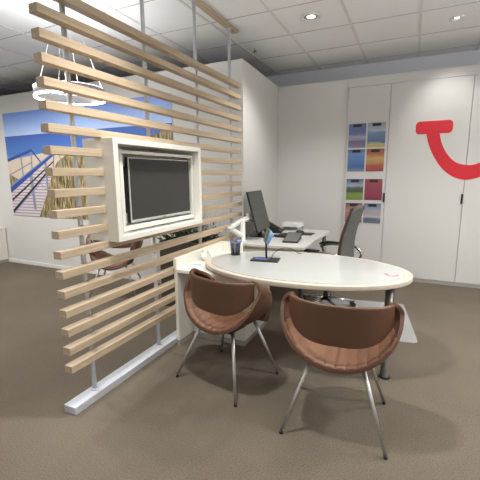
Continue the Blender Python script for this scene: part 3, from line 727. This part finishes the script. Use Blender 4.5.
# ------------------------------------------------------------------ ceiling fittings
RC = Vector((-2.935, 2.57, 2.185))
T = Thing('ring_pendant', 'white glowing ring lamp hanging from the ceiling behind the slats', 'pendant lamp', tuple(RC)); RING = T.o
b = BM(); rr = .295
lathe(b, [(rr - .016, .012), (rr + .012, .012), (rr + .012, .088), (rr - .016, .088), (rr - .016, .012)], seg=64); T.part('ring', b, M['ringbody'], local=True)
b = BM(); lathe(b, [(rr - .004, .0115), (rr - .004, -.002), (rr + .013, -.002), (rr + .013, .0115), (rr - .004, .0115)], seg=64); T.part('light_strip', b, M['leddiff'], local=True)
b = BM(); lathe(b, [(rr - .010, .0885), (rr + .008, .0885), (rr + .008, .0915), (rr - .010, .0915), (rr - .010, .0885)], seg=64); T.part('upper_strip', b, M['ledup'], local=True)
UL = bpy.data.lights.new('ring_uplight', 'AREA'); UL.shape = 'DISK'; UL.size = .56; UL.energy = 13; UL.color = (.95, .97, 1)
uo = bpy.data.objects.new('ring_uplight', UL); COL.objects.link(uo); uo.parent = T.o; uo.location = (0, 0, .095); uo.rotation_euler = (pi, 0, 0)
cz = CZ - RC.z
b = BM(); lathe(b, [(0, cz - .03), (.10, cz - .03), (.10, cz - .001), (0, cz - .001)], seg=32); T.part('ceiling_rose', b, M['white'], local=True)
for k in range(4):
    a = k * pi / 2 + .55
    b = BM(); tube(b, [(rr * .97 * cos(a), rr * .97 * sin(a), .087), (.05 * cos(a), .05 * sin(a), cz - .03)], .0018, 6); T.part('wire', b, M['white'], local=True)
    if k == 0:
        b = BM(); tube(b, [(rr * .97 * cos(a + .12), rr * .97 * sin(a + .12), .087), (.05 * cos(a + .2), .05 * sin(a + .2), cz - .03)], .0026, 6); T.part('power_cable', b, M['white'], local=True)

r_ = dup(RING, (1.55, 2.3, 2.185), 0, 'unseen ring lamp added at the right to brighten the ceiling')  # extra ring lamp out of view, added to lift the ceiling brightness
for c in r_.children:
    if c.type == 'LIGHT': c.data = c.data.copy(); c.data.energy = 60
dup(RING, (.8, .1, 2.185), 0, 'unseen ring lamp added behind the camera to brighten the ceiling')  # another unseen ring lamp, added as ceiling fill
def downlight(x, y, rad, label, watt, aim=None, spot=118, name='downlight', blend=.6, src=.05, col=(1, .988, .972)):
    T = Thing(name, label, 'ceiling lamp', (x, y, CZ))
    b = BM(); lathe(b, [(rad, -.0005), (rad + .018, -.0005), (rad + .018, -.010), (rad, -.012), (rad * .93, -.002), (rad * .93, -.0005)], seg=36); T.part('trim_ring', b, M['white'], local=True)
    b = BM(); lathe(b, [(rad * .93, -.002), (rad * .5, -.001)], seg=36); T.part('reflector', b, M['chrome'], local=True)
    b = BM(); lathe(b, [(rad * .5, -.0012), (0, -.0012)], seg=32); T.part('lens', b, M['lampdisc'], local=True)
    L = bpy.data.lights.new(name + '_light', 'SPOT'); L.energy = watt; L.spot_size = R(spot); L.spot_blend = blend; L.shadow_soft_size = src; L.color = col
    lo = bpy.data.objects.new(name + '_light', L); COL.objects.link(lo); lo.parent = T.o; lo.location = (0, 0, -.055)
    if aim is not None:
        d = Vector(aim) - Vector((x, y, CZ - .055)); lo.rotation_euler = d.to_track_quat('-Z', 'Y').to_euler()
downlight(-1.026, 3.909, .085, 'round ceiling downlight in front of the white corner', 66, spot=122)
downlight(.305, 4.592, .05, 'small ceiling spot lighting the red smile', 32, aim=(.35, BY, 2.05), spot=66, blend=.9)
KEYS = [(-1.08, 1.72, 175, 'ceiling downlight above the two brown chairs', 100, .07), (2.3, 2.3, 260, 'unseen downlight added to the right of the oval table', 150, .2),  # the right-hand lamp is added out of view to brighten the floor
        (-.9, -.6, 62, 'unseen downlight added behind the camera', 140, .2), (1.25, 3.35, 185, 'unseen downlight added before the right cupboard doors', 140, .2),  # both added unseen: fill from behind, and light for the right floor
        (-3.3, 1.0, 78, 'unseen downlight added to the left of the screen end', 140, .1),  # added out of view to light the floor behind the screen
        (-4.4, 2.2, 210, 'ceiling downlight in front of the beach picture', 168, .1), (-6.3, 2.0, 90, 'unseen downlight added at the far left', 168, .1)]  # the far left lamp is added out of view to light the room
for x, y, w_, lb, sp_, sr_ in KEYS: downlight(x, y, max(.085, sr_), lb, w_, src=sr_, spot=sp_)
# sprinkler
T = Thing('sprinkler', 'tiny sprinkler head on the ceiling beside the wood rail', 'sprinkler', (-1.90, 4.54, CZ))
b = BM(); lathe(b, [(0, -.0005), (.03, -.0005), (.026, -.008), (0, -.008)], seg=20); T.part('escutcheon', b, M['white'], local=True)
b = BM(); tube(b, [(0, 0, -.008), (0, 0, -.03)], .008, 10); T.part('stem', b, M['darksteel'], local=True)
b = BM(); lathe(b, [(0, -.030), (.022, -.030), (.022, -.033), (0, -.033)], seg=16); T.part('deflector', b, M['darksteel'], local=True)

# ------------------------------------------------------------------ ring light contribution: the strip itself shines; plus world fill of the shop behind the camera
W = bpy.data.worlds.new('shop'); SC.world = W; W.use_nodes = True
bg = W.node_tree.nodes['Background']; bg.inputs[0].default_value = (.95, .97, 1, 1); bg.inputs[1].default_value = .65

# ------------------------------------------------------------------ camera
yaw, pitch, roll, F = R(25.124), R(10.165), R(-.47), 363.2
f = Vector((-sin(yaw) * cos(pitch), cos(yaw) * cos(pitch), -sin(pitch)))
r = Vector((cos(yaw), sin(yaw), 0)); u = r.cross(f)
r2 = r * cos(roll) + u * sin(roll); u2 = u * cos(roll) - r * sin(roll)
cam = bpy.data.cameras.new('camera'); co = bpy.data.objects.new('camera', cam); COL.objects.link(co)
cam.sensor_width = 36; cam.sensor_fit = 'HORIZONTAL'; cam.lens = F / 480 * 36; cam.clip_start = .05
m = Matrix((r2, u2, -f)).transposed().to_4x4(); m.translation = (0, 0, 1.476)
co.matrix_world = m
SC.camera = co
vs = SC.view_settings
vs.view_transform = 'Standard'; vs.look = 'None'; vs.gamma = 1; vs.use_curve_mapping = False; vs.exposure = 0
